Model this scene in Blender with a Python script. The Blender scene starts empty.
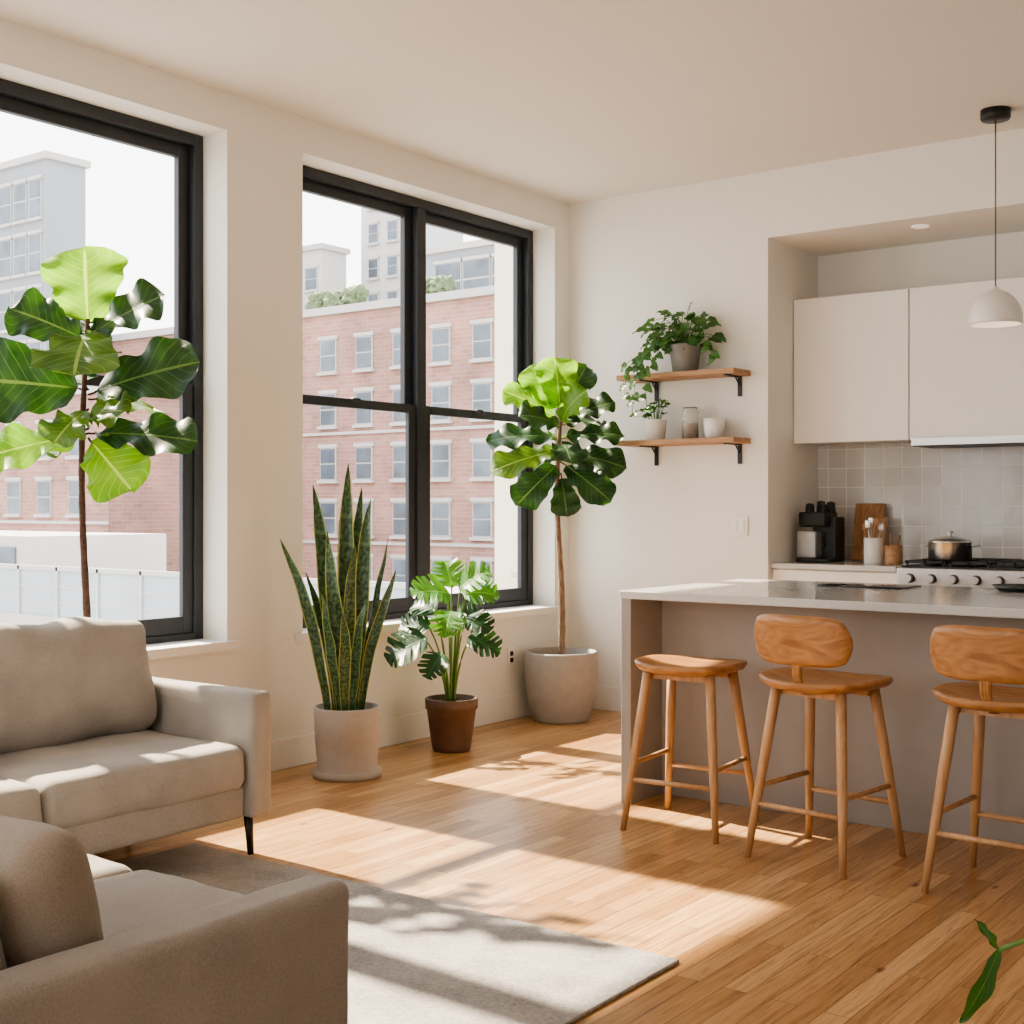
import bpy, math, random
from mathutils import Vector, Matrix, noise
R=random.Random(7)
scene=bpy.context.scene
V=Vector
# ---------------------------------------------------------------- materials
def newmat(name):
    m=bpy.data.materials.new(name); m.use_nodes=True
    nt=m.node_tree; b=nt.nodes['Principled BSDF']
    return m,nt,b
def N(nt,t,**kw):
    n=nt.nodes.new(t)
    for k,v in kw.items(): setattr(n,k,v)
    return n
def mapping(nt,coord='Object',scale=(1,1,1),rot=(0,0,0)):
    tc=N(nt,'ShaderNodeTexCoord'); mp=N(nt,'ShaderNodeMapping')
    mp.inputs['Scale'].default_value=scale; mp.inputs['Rotation'].default_value=rot
    nt.links.new(tc.outputs[coord],mp.inputs['Vector']); return mp.outputs['Vector']
def ramp(nt,fac,stops):
    r=N(nt,'ShaderNodeValToRGB'); cr=r.color_ramp
    while len(cr.elements)<len(stops): cr.elements.new(0.5)
    for e,(p,c) in zip(cr.elements,stops): e.position=p; e.color=(*c,1)
    nt.links.new(fac,r.inputs['Fac']); return r.outputs['Color']
def plain(name,col,rough=0.5,metal=0.0,nscale=0,bump=0.0,var=0.06,coord='Object',spec=None,stretch=(1,1,1)):
    m,nt,b=newmat(name)
    b.inputs['Roughness'].default_value=rough; b.inputs['Metallic'].default_value=metal
    if spec is not None: b.inputs['Specular IOR Level'].default_value=spec
    if nscale:
        v=mapping(nt,coord,stretch); n=N(nt,'ShaderNodeTexNoise'); n.inputs['Scale'].default_value=nscale; n.inputs['Detail'].default_value=4
        nt.links.new(v,n.inputs['Vector'])
        lo=tuple(c*(1-var) for c in col); hi=tuple(min(1,c*(1+var)) for c in col)
        nt.links.new(ramp(nt,n.outputs['Fac'],[(0.3,lo),(0.7,hi)]),b.inputs['Base Color'])
        if bump:
            bp=N(nt,'ShaderNodeBump'); bp.inputs['Strength'].default_value=bump; bp.inputs['Distance'].default_value=0.01
            nt.links.new(n.outputs['Fac'],bp.inputs['Height']); nt.links.new(bp.outputs['Normal'],b.inputs['Normal'])
    else: b.inputs['Base Color'].default_value=(*col,1)
    return m
def wood(name,c1,c2,rough=0.4,scale=6,stretch=(1,1,0.12)):
    m,nt,b=newmat(name); b.inputs['Roughness'].default_value=rough
    v=mapping(nt,'Object',stretch)
    n=N(nt,'ShaderNodeTexNoise'); n.inputs['Scale'].default_value=scale*4; n.inputs['Detail'].default_value=8; n.inputs['Distortion'].default_value=1.6
    nt.links.new(v,n.inputs['Vector'])
    nt.links.new(ramp(nt,n.outputs['Fac'],[(0.32,c1),(0.48,tuple((a+b_)/2 for a,b_ in zip(c1,c2))),(0.66,c2)]),b.inputs['Base Color'])
    bp=N(nt,'ShaderNodeBump'); bp.inputs['Strength'].default_value=0.15; bp.inputs['Distance'].default_value=0.003
    nt.links.new(n.outputs['Fac'],bp.inputs['Height']); nt.links.new(bp.outputs['Normal'],b.inputs['Normal'])
    return m
def floor_mat():
    m,nt,b=newmat('oak_floorboards')
    v=mapping(nt,'Object',(1,1,1),(0,0,math.radians(90)))
    br=N(nt,'ShaderNodeTexBrick'); br.offset=0.37; br.offset_frequency=2
    br.inputs['Scale'].default_value=1; br.inputs['Brick Width'].default_value=1.05; br.inputs['Row Height'].default_value=0.072
    br.inputs['Mortar Size'].default_value=0.0013; br.inputs['Mortar Smooth'].default_value=0.3; br.inputs['Bias'].default_value=0
    br.inputs['Color1'].default_value=(0,0,0,1); br.inputs['Color2'].default_value=(1,1,1,1); br.inputs['Mortar'].default_value=(0.5,0.5,0.5,1)
    nt.links.new(v,br.inputs['Vector'])
    plank=ramp(nt,br.outputs['Color'],[(0.0,(0.41,0.225,0.09)),(0.35,(0.52,0.30,0.133)),(0.7,(0.58,0.35,0.165)),(1.0,(0.66,0.42,0.21))])
    v2=mapping(nt,'Object',(16,0.8,1))
    addv=N(nt,'ShaderNodeVectorMath',operation='ADD'); nt.links.new(v2,addv.inputs[0])
    sc=N(nt,'ShaderNodeVectorMath',operation='SCALE'); sc.inputs['Scale'].default_value=9; nt.links.new(br.outputs['Color'],sc.inputs[0]); nt.links.new(sc.outputs[0],addv.inputs[1])
    n=N(nt,'ShaderNodeTexNoise'); n.inputs['Scale'].default_value=3.0; n.inputs['Detail'].default_value=9; n.inputs['Roughness'].default_value=0.72; n.inputs['Distortion'].default_value=1.3
    nt.links.new(addv.outputs[0],n.inputs['Vector'])
    grain=ramp(nt,n.outputs['Fac'],[(0.32,(0.42,0.34,0.26)),(0.45,(0.82,0.77,0.70)),(0.56,(1.0,0.98,0.95)),(0.72,(1.14,1.12,1.07))])
    mx=N(nt,'ShaderNodeMix',data_type='RGBA',blend_type='MULTIPLY'); mx.inputs[0].default_value=1.0
    nt.links.new(plank,mx.inputs[6]); nt.links.new(grain,mx.inputs[7])
    v3=mapping(nt,'Object',(3.6,1.3,1)); vo=N(nt,'ShaderNodeTexVoronoi'); vo.inputs['Scale'].default_value=1.9; nt.links.new(v3,vo.inputs['Vector'])
    kn=ramp(nt,vo.outputs['Distance'],[(0.03,(0.25,0.14,0.08)),(0.09,(1,1,1))])
    mk=N(nt,'ShaderNodeMix',data_type='RGBA',blend_type='MULTIPLY'); mk.inputs[0].default_value=0.85
    nt.links.new(mx.outputs[2],mk.inputs[6]); nt.links.new(kn,mk.inputs[7])
    seam=N(nt,'ShaderNodeMix',data_type='RGBA',blend_type='MIX'); nt.links.new(br.outputs['Fac'],seam.inputs[0])
    nt.links.new(mk.outputs[2],seam.inputs[6]); seam.inputs[7].default_value=(0.13,0.06,0.026,1)
    nt.links.new(seam.outputs[2],b.inputs['Base Color'])
    b.inputs['Roughness'].default_value=0.28
    bp=N(nt,'ShaderNodeBump',invert=True); bp.inputs['Strength'].default_value=0.4; bp.inputs['Distance'].default_value=0.002
    nt.links.new(br.outputs['Fac'],bp.inputs['Height']); nt.links.new(bp.outputs['Normal'],b.inputs['Normal'])
    return m
def tile_mat():
    m,nt,b=newmat('glazed_square_tiles')
    tc=N(nt,'ShaderNodeTexCoord'); sp=N(nt,'ShaderNodeSeparateXYZ'); cb=N(nt,'ShaderNodeCombineXYZ')
    nt.links.new(tc.outputs['Object'],sp.inputs[0]); nt.links.new(sp.outputs['X'],cb.inputs['X']); nt.links.new(sp.outputs['Z'],cb.inputs['Y'])
    br=N(nt,'ShaderNodeTexBrick'); br.offset=0
    br.inputs['Scale'].default_value=1; br.inputs['Brick Width'].default_value=0.118; br.inputs['Row Height'].default_value=0.118
    br.inputs['Mortar Size'].default_value=0.0032; br.inputs['Mortar Smooth'].default_value=0.4
    br.inputs['Color1'].default_value=(0.60,0.59,0.57,1); br.inputs['Color2'].default_value=(0.66,0.65,0.63,1); br.inputs['Mortar'].default_value=(0.90,0.89,0.87,1)
    nt.links.new(cb.outputs[0],br.inputs['Vector']); nt.links.new(br.outputs['Color'],b.inputs['Base Color'])
    b.inputs['Roughness'].default_value=0.12; b.inputs['Specular IOR Level'].default_value=0.6
    n=N(nt,'ShaderNodeTexNoise'); n.inputs['Scale'].default_value=10; nt.links.new(tc.outputs['Object'],n.inputs['Vector'])
    ad=N(nt,'ShaderNodeMath',operation='MULTIPLY_ADD'); ad.inputs[1].default_value=-2; nt.links.new(br.outputs['Fac'],ad.inputs[0]); nt.links.new(n.outputs['Fac'],ad.inputs[2])
    bp=N(nt,'ShaderNodeBump'); bp.inputs['Strength'].default_value=0.35; bp.inputs['Distance'].default_value=0.005
    nt.links.new(ad.outputs[0],bp.inputs['Height']); nt.links.new(bp.outputs['Normal'],b.inputs['Normal'])
    return m
def brick_mat(name,c1,c2,mortar):
    m,nt,b=newmat(name); b.inputs['Roughness'].default_value=0.9
    tc=N(nt,'ShaderNodeTexCoord'); sp=N(nt,'ShaderNodeSeparateXYZ'); cb=N(nt,'ShaderNodeCombineXYZ'); ad=N(nt,'ShaderNodeMath',operation='ADD')
    nt.links.new(tc.outputs['Object'],sp.inputs[0]); nt.links.new(sp.outputs['X'],ad.inputs[0]); nt.links.new(sp.outputs['Y'],ad.inputs[1])
    nt.links.new(ad.outputs[0],cb.inputs['X']); nt.links.new(sp.outputs['Z'],cb.inputs['Y'])
    br=N(nt,'ShaderNodeTexBrick'); br.inputs['Scale'].default_value=1; br.inputs['Brick Width'].default_value=0.7; br.inputs['Row Height'].default_value=0.24; br.inputs['Mortar Size'].default_value=0.02
    br.inputs['Color1'].default_value=(*c1,1); br.inputs['Color2'].default_value=(*c2,1); br.inputs['Mortar'].default_value=(*mortar,1)
    nt.links.new(cb.outputs[0],br.inputs['Vector'])
    n=N(nt,'ShaderNodeTexNoise'); n.inputs['Scale'].default_value=0.35; n.inputs['Detail'].default_value=5; nt.links.new(tc.outputs['Object'],n.inputs['Vector'])
    st=ramp(nt,n.outputs['Fac'],[(0.3,(0.75,0.75,0.78)),(0.7,(1.15,1.12,1.1))])
    mx=N(nt,'ShaderNodeMix',data_type='RGBA',blend_type='MULTIPLY'); mx.inputs[0].default_value=1; nt.links.new(br.outputs['Color'],mx.inputs[6]); nt.links.new(st,mx.inputs[7])
    nt.links.new(mx.outputs[2],b.inputs['Base Color']); return m
def fabric(name,col,scale=260,var=0.18,bump=0.35):
    m,nt,b=newmat(name); b.inputs['Roughness'].default_value=0.95; b.inputs['Specular IOR Level'].default_value=0.15
    b.inputs['Sheen Weight'].default_value=0.15
    v=mapping(nt,'Object'); n=N(nt,'ShaderNodeTexNoise'); n.inputs['Scale'].default_value=scale; n.inputs['Detail'].default_value=3
    n2=N(nt,'ShaderNodeTexNoise'); n2.inputs['Scale'].default_value=5; n2.inputs['Detail'].default_value=4
    nt.links.new(v,n.inputs['Vector']); nt.links.new(v,n2.inputs['Vector'])
    a=N(nt,'ShaderNodeMath',operation='ADD'); nt.links.new(n.outputs['Fac'],a.inputs[0]); nt.links.new(n2.outputs['Fac'],a.inputs[1])
    h=N(nt,'ShaderNodeMath',operation='MULTIPLY'); h.inputs[1].default_value=0.5; nt.links.new(a.outputs[0],h.inputs[0])
    nt.links.new(ramp(nt,h.outputs[0],[(0.35,tuple(c*(1-var) for c in col)),(0.65,tuple(min(1,c*(1+var)) for c in col))]),b.inputs['Base Color'])
    bp=N(nt,'ShaderNodeBump'); bp.inputs['Strength'].default_value=bump; bp.inputs['Distance'].default_value=0.002
    nt.links.new(n.outputs['Fac'],bp.inputs['Height']); nt.links.new(bp.outputs['Normal'],b.inputs['Normal']); return m
def leaf_mat(name,dark,light,vein,trans=0.35,veins=9,rough=0.42):
    m,nt,b=newmat(name); out=nt.nodes['Material Output']
    tc=N(nt,'ShaderNodeTexCoord'); sp=N(nt,'ShaderNodeSeparateXYZ'); nt.links.new(tc.outputs['UV'],sp.inputs[0])
    def M(op,a,bb=None):
        x=N(nt,'ShaderNodeMath',operation=op)
        for i,q in enumerate((a,bb)):
            if q is None: continue
            if isinstance(q,(int,float)): x.inputs[i].default_value=q
            else: nt.links.new(q,x.inputs[i])
        return x.outputs[0]
    v=M('ABSOLUTE',M('SUBTRACT',sp.outputs['Y'],0.5))
    mid=M('LESS_THAN',v,0.022)
    s=M('FRACT',M('SUBTRACT',M('MULTIPLY',sp.outputs['X'],veins),M('MULTIPLY',v,5.0)))
    side=M('LESS_THAN',s,0.08)
    vv=M('MAXIMUM',mid,M('MULTIPLY',side,0.5))
    n=N(nt,'ShaderNodeTexNoise'); n.inputs['Scale'].default_value=9; nt.links.new(tc.outputs['Object'],n.inputs['Vector'])
    base=ramp(nt,n.outputs['Fac'],[(0.35,dark),(0.68,light)])
    mx=N(nt,'ShaderNodeMix',data_type='RGBA'); nt.links.new(vv,mx.inputs[0]); nt.links.new(base,mx.inputs[6]); mx.inputs[7].default_value=(*vein,1)
    nt.links.new(mx.outputs[2],b.inputs['Base Color']); b.inputs['Roughness'].default_value=rough
    bp=N(nt,'ShaderNodeBump',invert=True); bp.inputs['Strength'].default_value=0.35; bp.inputs['Distance'].default_value=0.004
    nt.links.new(vv,bp.inputs['Height']); nt.links.new(bp.outputs['Normal'],b.inputs['Normal'])
    tr=N(nt,'ShaderNodeBsdfTranslucent'); br=N(nt,'ShaderNodeMix',data_type='RGBA',blend_type='MULTIPLY'); br.inputs[0].default_value=1
    nt.links.new(mx.outputs[2],br.inputs[6]); br.inputs[7].default_value=(2.1,2.0,0.9,1)
    nt.links.new(br.outputs[2],tr.inputs['Color'])
    ms=N(nt,'ShaderNodeMixShader'); ms.inputs[0].default_value=trans
    nt.links.new(b.outputs[0],ms.inputs[1]); nt.links.new(tr.outputs[0],ms.inputs[2]); nt.links.new(ms.outputs[0],out.inputs['Surface'])
    return m
def snake_mat():
    m,nt,b=newmat('snake_plant_leaf')
    tc=N(nt,'ShaderNodeTexCoord'); sp=N(nt,'ShaderNodeSeparateXYZ'); nt.links.new(tc.outputs['UV'],sp.inputs[0])
    n=N(nt,'ShaderNodeTexNoise'); n.inputs['Scale'].default_value=1; n.inputs['Detail'].default_value=3
    mp=N(nt,'ShaderNodeMapping'); mp.inputs['Scale'].default_value=(45,4,1); nt.links.new(tc.outputs['UV'],mp.inputs['Vector']); nt.links.new(mp.outputs[0],n.inputs['Vector'])
    base=ramp(nt,n.outputs['Fac'],[(0.4,(0.012,0.042,0.016)),(0.62,(0.085,0.16,0.065))])
    a=N(nt,'ShaderNodeMath',operation='SUBTRACT'); a.inputs[1].default_value=0.5; nt.links.new(sp.outputs['Y'],a.inputs[0])
    ab=N(nt,'ShaderNodeMath',operation='ABSOLUTE'); nt.links.new(a.outputs[0],ab.inputs[0])
    g=N(nt,'ShaderNodeMath',operation='GREATER_THAN'); g.inputs[1].default_value=0.425; nt.links.new(ab.outputs[0],g.inputs[0])
    mx=N(nt,'ShaderNodeMix',data_type='RGBA'); nt.links.new(g.outputs[0],mx.inputs[0]); nt.links.new(base,mx.inputs[6]); mx.inputs[7].default_value=(0.34,0.37,0.09,1)
    nt.links.new(mx.outputs[2],b.inputs['Base Color']); b.inputs['Roughness'].default_value=0.35; return m
def glass_mat():
    m,nt,b=newmat('window_glass'); out=nt.nodes['Material Output']
    t=N(nt,'ShaderNodeBsdfTransparent'); g=N(nt,'ShaderNodeBsdfGlossy'); g.inputs['Roughness'].default_value=0.0
    lw=N(nt,'ShaderNodeLayerWeight'); lw.inputs['Blend'].default_value=0.5
    p=N(nt,'ShaderNodeMath',operation='POWER'); p.inputs[1].default_value=5; nt.links.new(lw.outputs['Facing'],p.inputs[0])
    q=N(nt,'ShaderNodeMath',operation='MULTIPLY_ADD'); q.inputs[1].default_value=0.6; q.inputs[2].default_value=0.02; nt.links.new(p.outputs[0],q.inputs[0])
    ms=N(nt,'ShaderNodeMixShader'); nt.links.new(q.outputs[0],ms.inputs[0]); nt.links.new(t.outputs[0],ms.inputs[1]); nt.links.new(g.outputs[0],ms.inputs[2]); nt.links.new(ms.outputs[0],out.inputs['Surface']); return m
def emis(name,col,s):
    m,nt,b=newmat(name); b.inputs['Base Color'].default_value=(*col,1); b.inputs['Emission Color'].default_value=(*col,1); b.inputs['Emission Strength'].default_value=s; return m

M_wall=plain('wall_paint',(0.83,0.805,0.755),0.9,nscale=40,bump=0.03,var=0.01)
M_ceil=plain('ceiling_paint',(0.76,0.715,0.66),0.95,nscale=40,bump=0.03,var=0.01)
M_trim=plain('trim_paint',(0.85,0.825,0.785),0.5,nscale=20,var=0.01)
M_floor=floor_mat(); M_tile=tile_mat()
M_frame=plain('black_window_frame',(0.028,0.033,0.040),0.45,nscale=30,var=0.1)
M_glass=glass_mat()
M_black=plain('black_metal',(0.012,0.012,0.013),0.4,nscale=50,var=0.1)
M_steel=plain('brushed_steel',(0.62,0.61,0.6),0.28,1.0,nscale=60,var=0.05)
M_cab=plain('cabinet_laquer',(0.86,0.84,0.81),0.4,nscale=10,var=0.01)
M_island=plain('island_panel_grey',(0.33,0.305,0.28),0.6,nscale=12,var=0.03)
M_top=plain('quartz_counter',(0.60,0.59,0.57),0.12,nscale=30,var=0.03)
M_stool=wood('stool_oak',(0.42,0.235,0.115),(0.56,0.34,0.18),0.42,5,(1,1,0.15))
M_seat=wood('seat_oak',(0.27,0.115,0.04),(0.48,0.245,0.10),0.36,5,(0.2,1,1))
M_shelf=wood('shelf_oak',(0.30,0.155,0.07),(0.50,0.29,0.15),0.5,6,(0.12,1,1))
M_board=wood('board_walnut',(0.22,0.10,0.04),(0.42,0.22,0.10),0.5,6,(1,1,0.15))
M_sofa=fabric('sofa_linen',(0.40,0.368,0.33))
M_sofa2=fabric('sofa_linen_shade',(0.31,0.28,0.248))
M_rug=fabric('rug_wool',(0.35,0.325,0.30),90,0.3,1.0)
M_leg=plain('leg_black',(0.015,0.013,0.012),0.4,nscale=30,var=0.1)
M_potg=plain('pot_greige',(0.40,0.355,0.31),0.65,nscale=25,bump=0.1,var=0.04)
M_potc=plain('pot_stone',(0.34,0.315,0.29),0.7,nscale=20,bump=0.1,var=0.06)
M_terra=plain('pot_brown',(0.12,0.065,0.04),0.5,nscale=20,bump=0.15,var=0.2)
M_potd=plain('pot_dark_grey',(0.22,0.215,0.20),0.6,nscale=20,var=0.08)
M_white=plain('white_ceramic',(0.82,0.79,0.76),0.35,nscale=20,var=0.02)
M_soil=plain('soil',(0.05,0.03,0.02),1.0,nscale=60,bump=1.0,var=0.5)
M_bark=plain('bark',(0.24,0.165,0.11),0.9,nscale=60,bump=0.8,var=0.35,stretch=(1,1,0.4))
M_barkd=plain('bark_dark',(0.10,0.055,0.04),0.9,nscale=60,bump=0.8,var=0.35)
M_stem=plain('stem_green',(0.12,0.22,0.05),0.5,nscale=20,var=0.15)
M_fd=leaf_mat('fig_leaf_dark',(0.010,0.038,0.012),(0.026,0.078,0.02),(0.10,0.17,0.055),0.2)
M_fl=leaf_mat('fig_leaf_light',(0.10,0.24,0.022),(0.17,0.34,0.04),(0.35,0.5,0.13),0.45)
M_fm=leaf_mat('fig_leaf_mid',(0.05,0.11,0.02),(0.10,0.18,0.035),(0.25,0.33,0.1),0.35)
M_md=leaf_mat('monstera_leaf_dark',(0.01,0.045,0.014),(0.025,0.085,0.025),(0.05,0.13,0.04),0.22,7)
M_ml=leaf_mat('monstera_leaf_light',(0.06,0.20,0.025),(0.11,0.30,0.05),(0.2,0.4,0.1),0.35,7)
M_po=leaf_mat('pothos_leaf',(0.03,0.10,0.022),(0.08,0.20,0.045),(0.12,0.25,0.07),0.3,5)
M_snake=snake_mat()
M_brick=brick_mat('hazed_red_brick',(0.29,0.155,0.12),(0.36,0.205,0.165),(0.35,0.25,0.215))  # distance haze put into the facade colours by paling them
M_bgrey=plain('hazed_concrete',(0.25,0.265,0.29),0.9,nscale=0.3,var=0.05)  # haze in the colour, as for the brick
M_bwhite=plain('hazed_stone_trim',(0.42,0.40,0.38),0.9,nscale=0.3,var=0.03)  # trim paled for haze too
M_btower=plain('tower_render',(0.44,0.43,0.42),0.9,nscale=0.3,var=0.03)
M_cream=plain('cream_render',(0.62,0.56,0.44),0.9,nscale=0.3,var=0.03)
M_bwin=plain('facade_glass',(0.095,0.115,0.14),0.3,nscale=0.5,var=0.4)
M_street=plain('asphalt',(0.3,0.3,0.3),0.9,nscale=0.5,var=0.1)

# ---------------------------------------------------------------- mesh builder
class MB:
    def __init__(s): s.v=[];s.f=[];s.uv=[];s.mi=[];s.sm=[]
    def face(s,idx,mi=0,smooth=False,uv=None):
        s.f.append(tuple(idx)); s.mi.append(mi); s.sm.append(smooth); s.uv.append(uv)
    def box(s,x0,x1,y0,y1,z0,z1,mi=0):
        b=len(s.v); s.v+= [V(p) for p in ((x0,y0,z0),(x1,y0,z0),(x1,y1,z0),(x0,y1,z0),(x0,y0,z1),(x1,y0,z1),(x1,y1,z1),(x0,y1,z1))]
        for q in ((0,3,2,1),(4,5,6,7),(0,1,5,4),(1,2,6,5),(2,3,7,6),(3,0,4,7)): s.face([b+i for i in q],mi)
    def rbox(s,c,h,r,mi=0,n=10,puff=(0,0,0),M=None,wr=0.0,seed=0):
        c=V(c); h=V(h); r=min(r,min(h)*0.98)
        def coord(i,hh):
            k=[-hh,-hh+r*0.25,-hh+r*0.6]; m=n
            return k+[ -hh+r+(2*hh-2*r)*j/m for j in range(m+1)]+[hh-r*0.6,hh-r*0.25,hh]
        G=[coord(0,h[i]) for i in range(3)]
        T=M if M else Matrix.Identity(4)
        def put(P):
            cc=V([max(-(h[i]-r),min(h[i]-r,P[i])) for i in range(3)]); d=P-cc
            nn=d.normalized() if d.length>1e-9 else V((0,0,1)); Q=cc+nn*r
            a=[max(0,1-(Q[i]/h[i])**2) for i in range(3)]
            for i in range(3):
                if puff[i]:
                    j,k=(i+1)%3,(i+2)%3
                    Q[i]+= (Q[i]/h[i])*puff[i]*(a[j]*a[k])**0.6
            if wr:
                w=noise.noise(V(Q)*5+V((seed,seed*2.1,0)))*wr+noise.noise(V(Q)*12+V((seed,0,seed)))*wr*0.3
                Q=Q+nn*w
            return T@Q+c
        for ax in range(3):
            j,k=(ax+1)%3,(ax+2)%3
            for sg in (-1,1):
                b=len(s.v); A=G[j];B=G[k]
                for a in A:
                    for bb in B:
                        P=V((0,0,0)); P[ax]=sg*h[ax];P[j]=a;P[k]=bb; s.v.append(put(P))
                nb=len(B)
                for i in range(len(A)-1):
                    for l in range(nb-1):
                        q=[b+i*nb+l,b+(i+1)*nb+l,b+(i+1)*nb+l+1,b+i*nb+l+1]
                        s.face(q if sg>0 else q[::-1],mi,True)
    def lathe(s,prof,c=(0,0,0),n=32,mi=0,smooth=True,sx=1,sy=1):
        c=V(c); b=len(s.v)
        for r,z in prof:
            for i in range(n):
                a=2*math.pi*i/n; s.v.append(c+V((r*sx*math.cos(a),r*sy*math.sin(a),z)))
        for k in range(len(prof)-1):
            for i in range(n):
                s.face((b+k*n+i,b+k*n+(i+1)%n,b+(k+1)*n+(i+1)%n,b+(k+1)*n+i),mi,smooth)
        if prof[0][0]>1e-4: s.face([b+i for i in range(n)][::-1],mi)
        if prof[-1][0]>1e-4: s.face([b+(len(prof)-1)*n+i for i in range(n)],mi)
    def tube(s,pts,rad,n=10,mi=0,cap=True):
        pts=[V(p) for p in pts]; b=len(s.v); L=len(pts)
        if not isinstance(rad,(list,tuple)): rad=[rad]*L
        for k,p in enumerate(pts):
            d=(pts[min(k+1,L-1)]-pts[max(k-1,0)]).normalized()
            up=V((0,0,1)) if abs(d.z)<0.95 else V((1,0,0))
            x=d.cross(up).normalized(); y=d.cross(x).normalized()
            for i in range(n):
                a=2*math.pi*i/n; s.v.append(p+(x*math.cos(a)+y*math.sin(a))*rad[k])
        for k in range(L-1):
            for i in range(n):
                s.face((b+k*n+i,b+(k+1)*n+i,b+(k+1)*n+(i+1)%n,b+k*n+(i+1)%n),mi,True)
        if cap:
            s.face([b+i for i in range(n)],mi); s.face([b+(L-1)*n+i for i in range(n)][::-1],mi)
    def leaf(s,base,d,nrm,L,W,prof,mi=0,curl=0.6,fold=0.15,wave=0.02,nu=18,nv=8,skew=0.0,freq=14,roll=0.0,cup=0.0):
        d=V(d).normalized(); nrm=V(nrm); sd=d.cross(nrm).normalized(); nn=sd.cross(d).normalized()
        ph=R.random()*6; b=len(s.v); pos=V(base)
        for i in range(nu+1):
            u=i/nu; a=curl*u; dd=d*math.cos(a)-nn*math.sin(a); n2=nn*math.cos(a)+d*math.sin(a)
            if i: pos=pos+dd*(L/nu)
            for j in range(nv+1):
                v=-1+2*j/nv; w=prof(u,v)*W*0.5
                off=sd*(v*w)+n2*(abs(v)*w*fold + wave*math.sin(u*freq+ph+(2 if v>0 else 0))*v*v - cup*v*v*w) + dd*(skew*abs(v)*w)
                s.v.append(pos+off)
        for i in range(nu):
            for j in range(nv):
                q=(b+i*(nv+1)+j,b+(i+1)*(nv+1)+j,b+(i+1)*(nv+1)+j+1,b+i*(nv+1)+j+1)
                uv=[(i/nu,j/nv),((i+1)/nu,j/nv),((i+1)/nu,(j+1)/nv),(i/nu,(j+1)/nv)]
                s.face(q,mi,True,uv)
        return pos
    def obj(s,name,mats,parent=None,loc=(0,0,0),rot=0):
        me=bpy.data.meshes.new(name); me.from_pydata([tuple(v) for v in s.v],[],s.f)
        if not isinstance(mats,(list,tuple)): mats=[mats]
        for m in mats: me.materials.append(m)
        uvl=me.uv_layers.new(name='UVMap')
        for p,mi,sm,uv in zip(me.polygons,s.mi,s.sm,s.uv):
            p.material_index=mi; p.use_smooth=sm
            if uv:
                for li,c in zip(p.loop_indices,uv): uvl.data[li].uv=c
        me.update()
        o=bpy.data.objects.new(name,me); scene.collection.objects.link(o)
        o.location=loc; o.rotation_euler=(0,0,rot)
        if parent: o.parent=parent
        return o
def weld(o,d=0.0004):
    import bmesh
    bm=bmesh.new(); bm.from_mesh(o.data); bmesh.ops.remove_doubles(bm,verts=bm.verts,dist=d); bmesh.ops.recalc_face_normals(bm,faces=bm.faces); bm.to_mesh(o.data); bm.free()
def bevel(o,w=0.004,seg=2):
    m=o.modifiers.new('bevel','BEVEL'); m.width=w; m.segments=seg; m.limit_method='ANGLE'
def empty(name,loc=(0,0,0),rot=0):
    e=bpy.data.objects.new(name,None); scene.collection.objects.link(e); e.location=loc; e.rotation_euler=(0,0,rot); e.empty_display_size=0.2; return e

# ---------------------------------------------------------------- room shell
XL,YB,H=-4.78,6.98,3.26; XR,YF=1.7,-2.6; T=0.3
WZ0,WZ1=0.64,3.08
wins=[(-1.9,0.9),(1.40,4.11),(4.60,6.81)]
m=MB()
ys=[YF-0.2]+[y for w in wins for y in w]+[YB+0.86]
for i in range(0,len(ys),2): m.box(XL-T,XL,ys[i],ys[i+1],0,H)
for a,b in wins:
    m.box(XL-T,XL,a,b,0,WZ0); m.box(XL-T,XL,a,b,WZ1,H)
m.obj('wall_left',M_wall)
AX,AT,AY=-3.376,2.87,7.69
m=MB(); m.box(XL,AX,YB,AY+0.15,0,H); m.box(AX,XR,YB,AY+0.15,AT,H); m.box(AX,XR,AY,AY+0.15,0,AT)
m.obj('wall_back',M_wall)
m=MB(); m.box(XR,XR+0.2,YF-0.2,AY+0.15,0,H); m.obj('wall_right',M_wall)
FX0,FX1=-3.2,-0.2  # opening added in the unseen front wall to let in sky fill
m=MB(); m.box(XL,FX0,YF-0.2,YF,0,H); m.box(FX1,XR,YF-0.2,YF,0,H); m.box(FX0,FX1,YF-0.2,YF,0,0.64); m.box(FX0,FX1,YF-0.2,YF,3.0,H); m.obj('wall_front',M_wall)
m=MB()
m.box(FX0,FX1,YF-0.15,YF-0.08,0.64,0.72); m.box(FX0,FX1,YF-0.15,YF-0.08,2.92,3.0)
for x in (FX0,(FX0+FX1)/2-0.04,FX1-0.08): m.box(x,x+0.08,YF-0.15,YF-0.08,0.72,2.92)
m.obj('window_4',M_frame)  # unseen window frame, added behind the camera for the fill opening
m=MB(); m.box(XL-T,XR+0.2,YF-0.2,AY+0.15,-0.15,0); m.obj('floor',M_floor)
m=MB(); m.box(XL-T,XR+0.2,YF-0.2,AY+0.15,H,H+0.15); m.obj('ceiling',M_ceil)
m=MB(); m.box(XL,XL+0.018,YF,YB,0,0.15); o=m.obj('baseboard_left',M_trim); bevel(o)
m=MB(); m.box(XL+0.018,AX,YB-0.018,YB,0,0.15); o=m.obj('baseboard_back',M_trim); bevel(o)
m=MB(); m.box(XR-0.018,XR,YF,YB,0,0.15); o=m.obj('baseboard_right',M_trim)
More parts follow.
